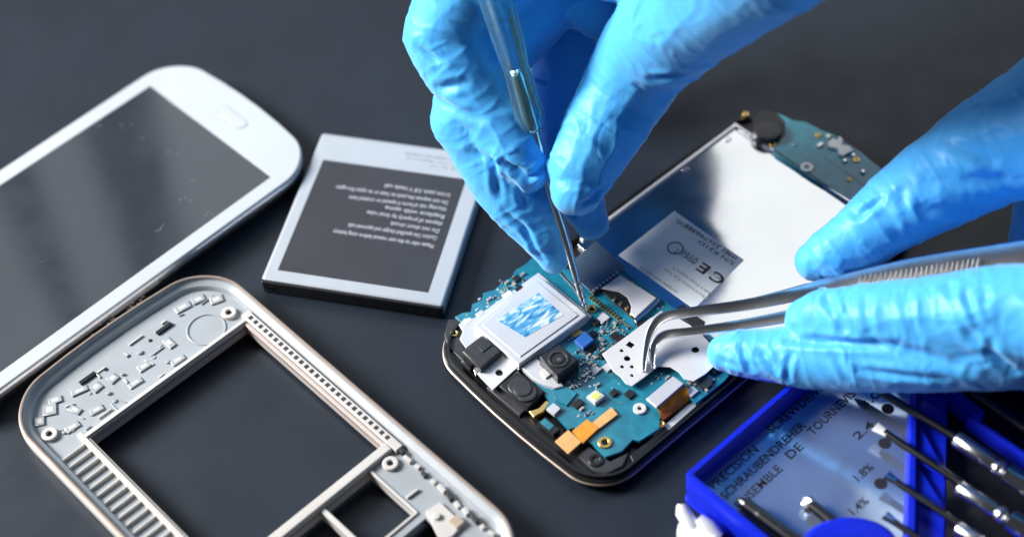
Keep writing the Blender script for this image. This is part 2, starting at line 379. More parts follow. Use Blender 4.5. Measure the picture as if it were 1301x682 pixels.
for x, y in ((111, 479), (208, 416)):
    slab('latch_slot', tilt_rect(at(x, y, 6), math.pi/2, 5.4, 1.2), 5.1, 5.9, 'black_plastic', t)
for x, y in ((135, 469), (191, 432)): disc('pin_hole', at(x, y, 5.4), .6, 5.1, 5.3, 'black_plastic', t)
for x, y, a, l, w in ((215, 435, 0, 4.2, 2.3), (183, 465, 1.5, 4.0, 2.4), (226, 457, 1.5, 4.5, 2), (172, 486, 1.5, 4.5, 2), (143, 480, .1, 3, 3), (122, 491, .1, 3.2, 3.2), (95, 520, .3, 4, 2.2), (123, 520, 1.4, 4, 2.2), (92, 542, 1.5, 4.5, 2.2), (101, 496, 1.3, 5, 2), (63, 520, 1, 4, 4), (50, 535, 1, 3, 3), (252, 380, 1.3, 4, 2.6), (275, 380, 1.2, 4, 3), (232, 390, 1.4, 5, 2.6), (70, 508, 1.2, 4, 2.4), (160, 450, .2, 2, 1.2)):
    rr = tilt_rect(at(x, y, 5.6), a, l, w); c = sum(rr, Vector())/4
    slab('moulded_lug', rr, 5.1, 5.75, 'cover_inner', t, .3)
    slab('lug_recess', [c+(p-c)*.5 for p in rr], 5.7, 5.78, 'cover_wall', t, .05)
# dirt and glue traces near the middle of the floor
bm = bmesh.new()
for i in range(26):
    c = at(random.gauss(160, 16), 0, 5.23); x_ = random.gauss(160, 14); c = at(x_, 545-.69*(x_-20)-58+random.gauss(0, 7), 5.24)
    pts = [c+Vector((random.uniform(.2, .7)*math.cos(k), random.uniform(.2, .6)*math.sin(k), 0)) for k in np.linspace(0, 5.4, 7)]
    bm.faces.new([bm.verts.new(p) for p in pts])
bm_obj('glue_residue', bm, M['ceramic'], t)
# lower right block with pads
pb = [KF.p(*kq(x, y)) for x, y in ((541, 652), (560, 640), (590, 668), (575, 684), (560, 690))]
slab('raised_pad', pb, 5.1, 6.2, 'cover_wall', t, .3)
slab('foam_pad', tilt_rect(at(580, 662, 6.4), 0, 3.2, 3), 6.1, 6.6, 'ceramic', t, .1)
disc('stud', at(555, 657, 6), 1.1, 5.1, 7, 'cover_wall', t, .3)
slab('moulded_rib', tilt_rect(at(524, 627, 5.5), 1.5, 4, .7), 5.1, 6, 'cover_wall', t, .2)
for i in range(12):
    x_ = 508+i*10.5; y_ = 572+i*9.6
    slab('clip_tooth', tilt_rect(at(x_+random.uniform(-1, 1), y_, 6.3), random.uniform(-.3, .3), random.uniform(1.2, 3), 1.2), 5.1, random.uniform(6, 7), 'cover_wall' if i % 3 else 'grey_plastic', t, .15)

# ------------------------------------------------------------------ opened phone, centre
AM = math.radians(38.94+.3); m0 = at(789, 600, 6); MF = Frame(m0, AM)
ph = thing('opened_phone', 'opened phone with teal circuit board and bright steel bay under both gloved hands', 'phone', (m0.x, m0.y, 0), AM)
mo = ccw(MF.rrect(-8.6, -1.6, 130, 71.5, 12, 10, 2.0))
band('black_shell', [ring(mo, .2, 2.0), ring(mo, 1.0, .8), ring(mo, 2.75, .2)], 'black_plastic', ph, capends=False)
band('silver_rim', [ring(mo, 2.7, .3), ring(mo, 2.9, -.08), ring(mo, 3.3, -.08), ring(mo, 3.6, .3)], 'tan_rim', ph)
slab('mid_chassis', ring(mo, 0, .25), 1.0, 4.2, 'black_plastic', ph, .5)
band('chassis_wall', [ring(mo, 4.0, 1.2), ring(mo, 5.6, 1.4), ring(mo, 5.6, 2.1), ring(mo, 4.0, 2.4)], 'black_plastic', ph)
pu0 = MF.q(at(790, 340, 5.6))[0]; print('plate u0', pu0, MF.q(at(905, 425, 5.6)))
slab('steel_bay', MF.rrect(48.5, 2.2, 118.5, 68.0, 1.0, 3), 4.0, 5.4, 'steel_plate', ph, .25)
slab('bay_edge', MF.rect(50.5, 67.0, 118.5, 68.3), 4.2, 6.2, 'tin', ph, .3)
slab('bay_edge', MF.rect(118.6, 2.2, 119.6, 68.3), 4.2, 6.6, 'steel', ph, .3)
for u, w in ((112, 64.5), (93, 65)): slab('bay_notch', MF.rrect(u, w, u+2.5, w+1.6, .6, 3), 5.35, 5.7, 'steel', ph, .1)
board = [(578, 402), (588, 397), (598, 396), (600, 386), (612, 381), (614, 372), (628, 368), (640, 357), (650, 352), (655, 343), (668, 335), (676, 328), (700, 336), (735, 345), (748, 352), (790, 342), (850, 386), (905, 427), (935, 455), (932, 470), (920, 484), (900, 500), (884, 512), (868, 500), (852, 518), (838, 532), (838, 544), (812, 560), (804, 558), (790, 573), (769, 580), (752, 563), (742, 558), (730, 543), (722, 545), (706, 527), (694, 519), (697, 508), (690, 500), (675, 480), (640, 450), (600, 420)]
bd = pslab('circuit_board', board, 5.2, 6.4, 'pcb', ph, .12, [[(765+5*math.cos(a), 561+4*math.sin(a)) for a in np.linspace(0, 5.9, 12)]])
# shield can
can = [(685, 350), (747, 400), (659, 463), (602, 413)]
pslab('shield_flange', [(684, 346), (752, 401), (744, 410), (658, 470), (640, 455), (636, 447), (613, 426), (592, 442), (584, 430), (588, 420), (583, 412), (590, 404), (602, 404)], 6.3, 7.0, 'tin', ph, .15)
sc_o = pslab('shield_can', can, 6.8, 9.2, 'tin', ph, .5)
lid = [(682, 357), (735, 400), (661, 453), (612, 412)]
pslab('can_lid', lid, 9.1, 9.5, 'tin', sc_o, .2)
pslab('foil_label', [(631, 406), (684, 372), (716, 400), (667, 428)], 9.45, 9.58, 'holo', sc_o)
# metal bracket with hole
pslab('steel_bracket', [(638, 447), (658, 466), (626, 495), (606, 474), (622, 460)], 6.6, 7.3, 'white_metal', ph, .15, [[(634.5+5*math.cos(a), 473+4*math.sin(a)) for a in np.linspace(0, 5.9, 14)]])
pslab('bracket_well', [(628, 468), (641, 468), (641, 478), (628, 478)], 6.3, 6.5, 'black_plastic', ph)
# earphone socket
js = pslab('earphone_socket', [(614, 426), (637, 446), (610, 468), (587, 446)], 5.5, 9.4, 'grey_plastic', ph, .5)
pslab('socket_rib', [(607, 440), (618, 432), (625, 438), (613, 447)], 9.3, 9.7, 'grey_plastic', js, .1)
pslab('socket_collar', [(588, 447), (603, 449), (605, 462), (597, 468), (585, 458)], 5.2, 8.2, 'black_plastic', js, .8)
pslab('socket_contact', [(600, 462), (608, 457), (612, 466), (604, 478)], 5.5, 7.4, 'steel', js, .2)
# camera module
cmr = pslab('camera_module', [(685, 453), (711, 437), (735, 457), (708, 477)], 6, 11.4, 'chip', ph, .4)
cc = at(709.5, 456, 11.5)
for nm, r0, r1, z0, z1, mm in (('lens_ring', 3.0, 2.3, 11.3, 11.75, 'grey_plastic'), ('lens_ring', 1.6, .8, 11.3, 11.6, 'chip')):
    disc(nm, cc, r0, z0, z1, mm, cmr, .12, r1)
disc('lens', cc, .8, 11.3, 11.5, 'screen', cmr, .08)
pslab('camera_clip', [(662, 466), (682, 454), (690, 462), (699, 470), (711, 482), (716, 490), (704, 493), (690, 488), (676, 480)], 5.6, 7.6, 'tin', ph, .3)
pslab('connector_block', [(686, 472), (694, 466), (702, 474), (693, 480)], 7.5, 8.2, 'white_metal', ph, .2)
# ear speaker
es = pslab('ear_speaker', [(657, 470), (692, 497), (670, 519), (634, 490)], 5.0, 7.2, 'chip', ph, .4)
ec = at(664, 495, 7.4)
slab('speaker_cover', MF.rrect(*(MF.q(ec)[0]-3.0, MF.q(ec)[1]-4.6, MF.q(ec)[0]+3.0, MF.q(ec)[1]+4.6), 2.8, 8), 7.1, 7.8, 'grey_plastic', es, .4)
slab('speaker_dome', circle(ec, 2.6), 7.7, 8.1, 'grey_plastic', es, .3)
# screws
def screw(x, y, z, r, m='gold', hole=.45):
    c = at(x, y, z)
    s = disc('screw' if m != 'gold' else 'gold_eyelet', c, r, z-1.2, z, m, ph, .25, r*hole)
    disc('screw_recess', c, r*hole*1.02, z-1.2, z-.5, 'black_plastic', s)
    return s
screw(577, 422.5, 5.4, 1.25)
screw(752, 391.5, 6.9, 1.5)
screw(768.5, 561, 6.9, 2.0)
screw(813, 518, 7.1, 1.9, 'white_metal', .3)
screw(840, 538, 6.2, 1.2)
# flex cable
pslab('flex_pad', [(705, 560), (722, 545.5), (739, 561), (722, 576)], 6.6, 7.1, 'flex_light', ph, .1)
pslab('flex_bridge', [(727, 547), (746, 532), (761, 543), (741, 562)], 6.6, 7.3, 'flex', ph, .1)
pslab('flex_pad', [(751, 537.6), (777, 516.5), (785, 526), (757, 547)], 6.6, 7.2, 'flex_light', ph, .1)
pslab('flex_pad', [(724, 425), (735, 417), (741, 421), (729, 428)], 6.5, 7.0, 'flex_light', ph, .1)
# flash LED
ld = pslab('flash_led', [(745, 503), (757, 494), (769, 502), (756, 512)], 6.4, 7.9, 'white_metal', ph, .3)
pslab('led_phosphor', [(750.5, 503), (757.5, 497.5), (764, 502), (756.5, 508)], 7.85, 8.0, 'led', ld)
pslab('blue_chip', [(730, 432), (743, 420), (755, 431), (741, 442)], 6.4, 8.4, 'chip_blue', ph, .2)
# sim reader
sr_ = pslab('card_reader', [(762, 367), (787, 348), (836, 378), (806, 406)], 6.3, 6.9, 'chip', ph, .1)
pslab('reader_cover', [(764, 366), (788, 349), (834, 378), (807, 403), (801, 398), (802, 388), (797, 377), (786, 370), (774, 368)], 7.2, 7.7, 'white_metal', sr_, .15)
for i, (x, y) in enumerate(((780, 380), (788, 385), (796, 391), (802, 398), (802, 360), (812, 367))): pslab('reader_contact', [(x-2.4, y), (x+1, y-3), (x+3.2, y-1), (x, y+2.6)], 6.85, 7.3, 'gold', sr_, .05)
pslab('reader_wall', [(806, 406), (836, 378), (838, 382), (808, 410)], 6.3, 7.6, 'steel', sr_, .1)
# foil tape and bar near the tool
pslab('clear_tape', [(725, 333), (757, 306), (795, 339), (752, 372), (737, 358)], 6.3, 6.7, 'grey_foil', ph, .1)
pslab('board_bar', [(750, 370), (783, 344), (787, 348), (754, 374)], 6.6, 7.6, 'dark_steel', ph, .15)
for i in range(8): pslab('bar_contact', [(752+i*4.2, 368-i*3.2), (754+i*4.2, 366.5-i*3.2), (756.5+i*4.2, 368.5-i*3.2), (754.5+i*4.2, 370-i*3.2)], 7.5, 7.8, 'solder', ph)
for i in range(11): x, y = 750+i*3.5, 377+i*2.6; pslab('gold_pin', [(x-2.4, y+.8), (x+1.2, y-2.4), (x+2.8, y-1.2), (x-.8, y+2)], 6.4, 6.9, 'gold', ph)
pslab('gold_trace', [(787, 404), (803, 416), (802, 417.5), (786, 405.5)], 6.38, 6.6, 'gold', ph)
# gold connector with brown fold, right of the board
fc = pslab('flat_connector', [(821, 506), (855, 477), (869, 487), (834, 517)], 8.2, 9.2, 'tin', ph, .25)
a = [at(834.5, 517, 8.6), at(869.5, 487.5, 8.6)]; b = [at(838, 526, 7.6), at(874, 497, 7.6)]; c = [at(841, 534, 6.0), at(877, 507, 6.0)]; d = [at(839, 538, 4.6), at(876, 511, 4.6)]
bm = bmesh.new(); N = 8
rows = [a, b, c, d]
vv = [[bm.verts.new(r[0].lerp(r[1], i/N)+Vector((0, 0, .25*math.sin(i*1.7+j)))) for i in range(N+1)] for j, r in enumerate(rows)]
for j in range(3):
    for i in range(N): bm.faces.new((vv[j][i], vv[j][i+1], vv[j+1][i+1], vv[j+1][i]))
r_ = bmesh.ops.solidify(bm, geom=bm.faces[:], thickness=.25)
bm_obj('folded_flex', bm, 'flex', ph, True)
pslab('white_spacer', [(829, 553), (880, 508), (893, 508), (838, 556)], 4.0, 5.2, 'white_metal', ph, .1)
pslab('amber_tab', [(826, 545), (838, 534), (845, 540), (833, 550)], 5.0, 5.8, 'flex', ph, .15)
# perforated white shield
sh = [(765, 449), (800, 424), (826, 404), (836, 399), (862, 404), (876, 412), (893, 426), (912, 446), (906, 466), (896, 475), (881, 484), (869, 481), (862, 472), (852, 466), (836, 465), (817, 480), (803, 490), (795, 487), (788, 478), (779, 471)]
def hole(x, y, rx): return [(x+rx*math.cos(a), y+rx*.75*math.sin(a)) for a in np.linspace(0, 5.76, 12)]
hs = [hole(790, 445, 2.6), hole(797, 455, 4.4), hole(790.5, 465.5, 2.6), hole(803, 465.5, 2.6), hole(803, 476.5, 2.4), hole(883.5, 444, 5), hole(820, 452, 2.2), [(795, 438), (800, 433), (807, 437), (802, 442)]]
pslab('perforated_shield', sh, 7.9, 8.3, 'white_metal', ph, .1, hs)
pslab('shield_frame', [(772, 450), (834, 405), (905, 448), (880, 478), (850, 462), (803, 484)], 6.4, 7.2, 'chip', ph, .1)
pslab('board_key', [(868, 404), (880, 398), (896, 408), (893, 416), (878, 414)], 6.3, 7.8, 'chip', ph, .3)
pslab('board_key', [(858, 392), (868, 386), (876, 391), (866, 398)], 6.3, 7.3, 'dark_steel', ph, .2)
# chassis details along the rounded near end
pslab('blue_tab', [(700, 494), (711, 485), (733, 499), (720, 515), (706, 508)], 6.5, 7.0, 'pcb', ph, .1)
pslab('tab_connector', [(694, 519), (703, 511), (713, 518), (704, 527)], 6.3, 7.4, 'tin', ph, .2)
pslab('blue_socket', [(683, 536), (693, 529), (712, 545), (703, 552)], 4.6, 6.4, 'chip', ph, .3)
pslab('blue_inlay', [(686, 536), (692, 531), (704, 540), (698, 546)], 6.3, 6.6, 'pcb', ph, .05)
pslab('amber_curl', [(672, 522), (684, 518), (694, 508), (698, 511), (690, 523), (678, 529)], 5.0, 6.4, 'gold', ph, .25)
pslab('antenna_block', [(733, 578), (748, 566), (775, 585), (790, 578), (800, 572), (792, 592), (770, 602), (752, 596)], 4.0, 5.6, 'grey_plastic', ph, .5)
pslab('antenna_block', [(800, 578), (846, 541), (850, 546), (805, 588)], 4.0, 5.4, 'black_plastic', ph, .4)
pslab('corner_block', [(570, 405), (590, 405), (596, 420), (590, 440), (600, 452), (590, 460), (570, 442), (564, 425)], 3.8, 4.8, 'grey_plastic', ph, .4)
pslab('earpiece_mesh', [(618, 492), (626, 486), (668, 520), (660, 527)], 4.0, 5.6, 'grey_plastic', ph, .3)
disc('round_boss', at(757, 584, 5.8), 2.2, 4.4, 6.0, 'black_plastic', ph, .3, 1.0)
# small surface parts: resistors, capacitors, chips
protos = {}
def smd(x, y, kind, ang=0.0):
    dims = {'capacitor': (1.3, .7, .6, 'ceramic'), 'resistor': (1.1, .6, .4, 'chip'), 'solder_pad': (.9, .6, .15, 'solder'), 'small_chip': (2.3, 1.8, .8, 'chip'), 'test_pad': (.55, .55, .12, 'gold')}[kind]
    if kind not in protos:
        w, h, tt, mm = dims
        bm = bmesh.new(); bmesh.ops.create_cube(bm, size=1, matrix=Matrix.Translation((0, 0, tt/2)) @ Matrix.Diagonal((w, h, tt, 1)))
        bmesh.ops.bevel(bm, geom=bm.edges[:], offset=.06, segments=1, affect='EDGES')
        if kind in ('capacitor', 'resistor'):
            for s in (-1, 1): bmesh.ops.create_cube(bm, size=1, matrix=Matrix.Translation((s*w*.42, 0, tt*.5)) @ Matrix.Diagonal((w*.26, h*1.06, tt*1.08, 1)))
        me = bpy.data.meshes.new(kind)
        for f in bm.faces: f.material_index = 1 if abs(f.calc_center_median().x) > w*.28 and kind in ('capacitor', 'resistor') else 0
        bm.to_mesh(me); bm.free(); me.transform(Matrix.Scale(MM, 4)); me.materials.append(M[mm]); me.materials.append(M['solder']); protos[kind] = me
    o = bpy.data.objects.new(kind, protos[kind]); COL.objects.link(o); o.parent = ph
    c = at(x, y, 6.4); u, w = MF.q(c); o.location = (u*MM, w*MM, 6.39*MM); o.rotation_euler = (0, 0, ang)
    return o
random.seed(3)
spots = [(765, 432), (772, 438), (757, 447), (765, 452), (748, 452), (741, 457), (733, 447), (750, 462), (760, 425), (772, 421), (780, 428), (777, 446), (786, 418), (793, 423), (781, 411), (770, 410), (764, 415), (757, 411), (722, 487), (730, 483), (738, 480), (726, 492), (735, 490), (744, 484), (716, 481), (745, 476), (722, 496), (745, 527), (739, 520), (751, 524), (735, 528), (780, 500), (762, 470), (620, 385), (628, 378), (638, 372), (646, 366), (606, 393), (656, 355), (664, 349), (593, 400), (876, 494), (884, 488), (892, 484), (900, 478), (908, 472), (872, 478), (914, 480), (842, 474), (848, 480), (835, 480), (828, 487), (899, 490), (765, 400), (842, 390), (850, 396), (829, 383), (819, 397), (836, 392), (812, 411)]
kinds = ['capacitor', 'resistor', 'solder_pad', 'small_chip', 'capacitor', 'test_pad', 'resistor']
for i, (x, y) in enumerate(spots):
    smd(x, y, kinds[i % 7], random.choice([0, math.pi/2, 0, .0]))
for i in range(30):
    x_, y_ = random.choice([(765, 435, ), (735, 485), (890, 485), (780, 415), (750, 450)]); smd(x_+random.gauss(0, 10), y_+random.gauss(0, 7), random.choice(['resistor', 'solder_pad', 'capacitor', 'test_pad']), random.choice([0, math.pi/2]))
for (x, y, w_, h_, mm) in ((747, 441, 4, 3, 'chip'), (789, 431, 3, 3, 'chip'), (772, 466, 2.4, 2.4, 'tin'), (757, 470, 2.4, 1.8, 'white_metal'), (896, 486, 4.5, 2.6, 'chip'), (879, 497, 3, 2.4, 'tin'), (645, 374, 3, 2, 'white_metal'), (610, 398, 2.4, 1.6, 'tin'), (594, 408, 2.8, 1.5, 'white_metal'), (800, 500, 2.4, 2.4, 'chip'), (734, 512, 3, 2.2, 'chip'), (838, 400, 3, 1.6, 'tin'), (659, 366, 2.6, 1.4, 'chip'), (766, 404, 3.4, 2.4, 'tin'), (782, 441, 2.6, 2, 'dark_steel'), (752, 424, 2.6, 2, 'dark_steel')):
    u_, v_ = MF.q(at(x, y, 7)); slab('board_chip', MF.rect(u_-w_/2, v_-h_/2, u_+w_/2, v_+h_/2), 6.38, 7.1, mm, ph, .12)
for i in range(70):
    cx_, cy_, s1, s2 = random.choice([(757, 440, 16, 10), (785, 424, 12, 8), (895, 486, 16, 7), (740, 480, 12, 7), (637, 372, 18, 6)])
    k_ = random.gauss(0, s1); yy = cy_+random.gauss(0, s2)-(.55*k_ if cx_ in (895, 637) else 0)
    smd(cx_+k_, yy, random.choice(['resistor', 'solder_pad', 'capacitor', 'test_pad']), random.choice([0, math.pi/2]))
for i in range(60):                            # fine solder joints and vias
    c_ = at(random.gauss(765, 28), random.gauss(455, 22), 6.42); disc('via', c_, .22, 6.38, 6.46, 'gold' if i % 2 else 'solder', ph)
# sub board at the far end
sbp = [(985, 143), (996, 147), (1007, 153), (1024, 155), (1036, 161), (1047, 167), (1058, 170), (1072, 179), (1094, 193), (1105, 203), (1118, 212), (1119, 218), (1126, 224), (1140, 238), (1165, 262), (1130, 290), (1087, 259), (1060, 243), (1031, 226), (1008, 210), (986, 196), (975, 180), (985, 160)]
sb = pslab('sub_board', sbp, 5.0, 6.6, 'pcb2', ph, .12)
pslab('motor_cradle', [(955, 150), (966, 138), (984, 140), (998, 155), (998, 172), (984, 186), (965, 180), (953, 168)], 3.8, 6.8, 'black_plastic', ph, .5)
vc = at(974.5, 164, 8.8)
vm = disc('vibration_motor', vc, 4.7, 5.5, 8.6, 'dark_steel', ph, .5)
disc('motor_face', vc, 3.9, 8.5, 8.8, 'grey_plastic', vm, .2)
for x, y, r, mm in ((947.5, 145, 1.1, 'gold'), (982, 183, 1.2, 'gold'), (1025, 212.5, 2.1, 'white_metal'), (1039, 172, 1.0, 'gold'), (1088, 203, 1.1, 'gold'), (1009, 184, .6, 'solder'), (1079, 228, .8, 'gold')):
    q = disc('eyelet', at(x, y, 6.8), r, 5.6, 7.0, mm, ph, .2, r*.35)
pslab('usb_socket', [(1052, 180), (1058, 175), (1064, 178), (1066, 172), (1072, 177), (1070, 183), (1080, 185), (1085, 192), (1078, 194), (1072, 198), (1066, 196), (1064, 189), (1052, 186)], 6.5, 7.6, 'white_metal', ph, .3)
for x, y in ((1052, 172), (1043, 182), (1084, 196), (1073, 203), (1096, 217), (1117, 228), (1119, 231), (1040, 184)):
    pslab('solder_lug', [(x-3, y), (x, y-2.6), (x+4, y), (x+1, y+3)], 6.5, 7.4, 'solder', ph, .2)
pslab('board_trace', [(1046, 200), (1048, 199), (1085, 224), (1108, 240), (1106, 241.5), (1083, 226)], 6.58, 6.66, 'pcb', ph)
# pale certification label on the steel bay
lb = pslab('certification_label', [(857, 268), (945, 330), (882, 392), (786, 324)], 5.4, 5.55, 'label_pale', ph)
zt = 5.6
def lt(s, p0, p1, size, m='print_black', bold=.0): return text_px('label_print', s, p0, p1, zt, size, m, lb, bold)
# reads from lower right to upper left
lt('C', (924, 354), (909, 344), 5.6, 'print_black', .10)
lt('E', (905, 341), (893, 333), 5.6, 'print_black', .10)
lt('0168', (889, 330), (868, 316), 4.0, 'print_grey', .05)
ac = at(858, 315, zt)
slab('alert_ring', circle(ac, 2.5, 28), 5.56, 5.62, 'print_black', lb, 0, [circle(ac, 2.1, 28)])
lt('!', (863, 317.5), (861.5, 316.5), 3.4, 'print_black', .1)
for s, a, b, z_ in (('IMEI 356798055', (938, 327), (873, 284), 2.3), ('SSN I9505', (935, 334), (890, 305), 2.2), ('MODEL', (884, 293), (860, 278), 2.0), ('FCC ID A3L', (918, 353), (872, 325), 1.7), ('Made in Korea rated 3.7V', (906, 374), (856, 338), 1.6), ('Electronics Co Ltd', (900, 379), (846, 341), 1.6), ('complies with part 15', (862, 371), (815, 338), 1.6)):
    lt(s.replace('SSN I9505', 'S/N R21D').replace('FCC ID A3L', 'FCC ID'), a, b, z_, 'print_grey' if z_ < 2 else 'print_black')
# ------------------------------------------------------------------ gloved hands
def hand_mesh(chains, voxel, creases, seed, folds=1.0):
    """chains: lists of (x, y, z, r) joints in mm -> one continuous glove surface with modelled folds"""
    bm = bmesh.new(); segs = []
    for ch in chains:
        for i, (p, r) in enumerate(ch):
            bmesh.ops.create_icosphere(bm, subdivisions=4, radius=r, matrix=Matrix.Translation(p))
            if i+1 < len(ch):
                q, r2 = ch[i+1]; d = q-p; L = d.length
                if L < 1e-3: continue
                segs.append((p, q, r, r2, len(segs)))
                rot = d.to_track_quat('Z', 'Y').to_matrix().to_4x4()
                bmesh.ops.create_cone(bm, cap_ends=True, segments=40, radius1=r, radius2=r2, depth=L, matrix=Matrix.Translation((p+q)/2) @ rot)
    me = bpy.data.meshes.new('h'); bm.to_mesh(me); bm.free()
    o = bpy.data.objects.new('h', me); COL.objects.link(o)
    m1 = o.modifiers.new('r', 'REMESH'); m1.mode = 'VOXEL'; m1.voxel_size = voxel
    m2 = o.modifiers.new('s', 'SMOOTH'); m2.factor = .6; m2.iterations = 14
    dg = bpy.context.evaluated_depsgraph_get(); dg.update()
    out = bpy.data.meshes.new_from_object(o.evaluated_get(dg)); COL.objects.unlink(o); bpy.data.objects.remove(o)
    n = len(out.vertices); co_ = np.zeros(n*3); out.vertices.foreach_get('co', co_); P_ = co_.reshape(-1, 3)
    nn = np.zeros(n*3); out.vertex_normals.foreach_get('vector', nn); N_ = nn.reshape(-1, 3)
    best = np.full(n, 1e9); T = np.zeros((n, 3)); S = np.zeros(n); Jd = np.full(n, 1e9); LEN = np.zeros(n)
    for (p, q, r, r2, k) in segs:
        p_, q_ = np.array(p), np.array(q); d = q_-p_; L = np.linalg.norm(d); u = d/L
        t_ = np.clip((P_-p_)@u/L, 0, 1); c = p_+t_[:, None]*d
        ds = np.linalg.norm(P_-c, axis=1)-(r+(r2-r)*t_)
        m_ = ds < best; best[m_] = ds[m_]; T[m_] = u; S[m_] = (t_*L)[m_]+k*37; 
    for ch in chains:
        for (p, r) in ch[1:-1]:
            Jd = np.minimum(Jd, np.linalg.norm(P_-np.array(p), axis=1)/r)
    disp = np.zeros(n)
    nz = noise.noise
    for i in range(n):
        v = P_[i]; u = T[i]; s_ = S[i]; off = v-u*(v@u)
        # longitudinal tension folds: noise stretched along the finger
        a = off*.13+u*(v@u)*.040
        w1 = nz(Vector(a*.55+seed+9)) * 1.2
        n1 = nz(Vector((a[0]+w1, a[1]+w1*.6, a[2]+seed)))
        rid = (1-min(1, abs(n1)*2.6))**2
        # diagonal drape
        b = v*.055; n2 = nz(Vector((b[0]+seed+5+w1*.4, b[1]*1.5, b[2])))
        rid2 = (1-min(1, abs(n2)*3.6))**2
        # cross wrinkles gathered at the joints
        jm = math.exp(-((Jd[i]-.9)/.55)**2) if Jd[i] < 3 else 0
        c_ = off*.08+u*(v@u)*.22
        n3 = nz(Vector((c_[0]+seed*2, c_[1], c_[2]+w1*.3)))
        rid3 = (1-min(1, abs(n3)*3.0))**2
        mask = .35+.9*max(0, nz(Vector(v*.035+seed*3))+.35)
        disp[i] = folds*(mask*(.42*rid+.7*rid2)+.30*jm*rid3+1.1*n2*.6-.35)
    for (pa, pb, dep, wid) in creases:           # deep creases laid along the surface
        pa, pb = np.array(pa), np.array(pb); d = pb-pa; L2 = d@d
        t_ = np.clip((P_-pa)@d/L2, 0, 1); c = pa+t_[:, None]*d
        ds = np.linalg.norm(P_-c, axis=1); tap = np.sin(np.pi*np.clip(t_, .04, .96))**.6
        disp -= dep*tap*np.exp(-(ds/wid)**2); disp += .45*dep*tap*np.exp(-((ds-2.1*wid)/wid)**2)
    P_ = P_+N_*disp[:, None]
    out.vertices.foreach_set('co', P_.reshape(-1)); out.update()
    return out
def J(x, y, z, r): return (at(x, y, z), r)
UP = [  # the hand holding the thin driver
 [J(673, 214, 43, 6.6), J(655, 190, 47, 8.2), J(622, 138, 54, 9.9), J(585, 82, 63, 11.6), J(563, 42, 70, 11.6), J(590, -6, 80, 12.6), J(690, -90, 92, 15)],     # index
 [J(704, 322, 17, 5.6), J(690, 296, 22, 7.4), J(655, 250, 30, 9.4), J(622, 200, 39, 10.4), J(596, 150, 48, 11.4), J(610, 80, 58, 12), J(700, -30, 74, 14)],           # middle
 [J(752, 282, 16, 5.5), J(742, 262, 20, 7), J(720, 190, 28, 9), J(712, 110, 40, 10.5), J(740, 20, 56, 12), J(790, -60, 66, 14)],         # ring, folded behind the thumb
 [J(700, 90, 22, 8), J(690, 20, 34, 9), J(760, -60, 50, 11)],                                                        # little finger
 [J(733, 240, 43, 7.6), J(740, 214, 46, 9.6), J(764, 168, 52, 11.6), J(792, 118, 58, 12.8), J(822, 66, 71, 14.0), J(880, 6, 93, 16.6), J(985, -70, 124, 18), J(1120, -190, 158, 20)],   # thumb
 [J(690, -90, 92, 15), J(790, -80, 95, 18), J(880, -90, 108, 22), J(1000, -140, 130, 24), J(1150, -230, 155, 24)],
 [J(790, -80, 95, 18), J(800, -160, 86, 22), J(835, -250, 92, 26), J(850, -320, 100, 24)], [J(1150, -230, 155, 24), J(1330, -400, 205, 27)],   # palm
 [J(790, -60, 66, 14), J(860, -40, 72, 22)], [J(742, -10, 72, 11), J(800, 10, 66, 13), J(850, 20, 66, 17)],
]
LOW = [  # the hand holding the tweezers
 [J(1036, 331, 27, 6.0), J(1058, 322, 30, 7.8), J(1100, 298, 34, 9.6), J(1145, 262, 40, 11.4), J(1195, 230, 45, 13.4), J(1262, 190, 52, 15.6), J(1360, 150, 62, 21), J(1480, 130, 70, 27)],  # thumb
 [J(1024, 404, 28, 5.6), J(1046, 402, 30, 7.8), J(1100, 405, 34, 9.6), J(1180, 404, 40, 11.0), J(1270, 400, 46, 13.0), J(1370, 405, 52, 15), J(1480, 390, 58, 22)],  # index
 [J(923, 448, 13, 5.6), J(945, 449, 15, 7.0), J(1010, 452, 19, 8.6), J(1090, 452, 25, 9.8), J(1180, 447, 31, 11.2), J(1290, 432, 38, 13), J(1400, 400, 46, 17)],    # middle
 [J(1180, 440, 14, 8), J(1260, 430, 20, 10), J(1380, 400, 32, 14)],                                                                # ring below
 [J(1480, 130, 70, 27), J(1480, 230, 60, 27), J(1490, 320, 50, 24), J(1480, 390, 58, 22)], [J(1480, 230, 60, 27), J(1800, 230, 90, 30)], [J(1490, 320, 50, 24), J(1800, 300, 90, 28)], [J(1345, 240, 28, 12), J(1400, 330, 26, 14)], [J(1360, 150, 62, 21), J(1345, 240, 28, 12), J(1320, 300, 20, 9), J(1400, 330, 26, 14)],
]
def cr_(chain_pts, dep=.9, wid=.9): return (chain_pts[0], chain_pts[1], dep, wid)
def surf_crease(bv, pairs):
    out = []
    for (x0, y0, x1, y1, dep, wid) in pairs:
        pts = []
        for x, y in ((x0, y0), (x1, y1)):
            d = (at(x, y, 0)-CAM).normalized(); h = bv.ray_cast(CAM, d)
            if h[0] is not None: pts.append(h[0])
        if len(pts) == 2: out.append((pts[0], pts[1], dep, wid))
    return out
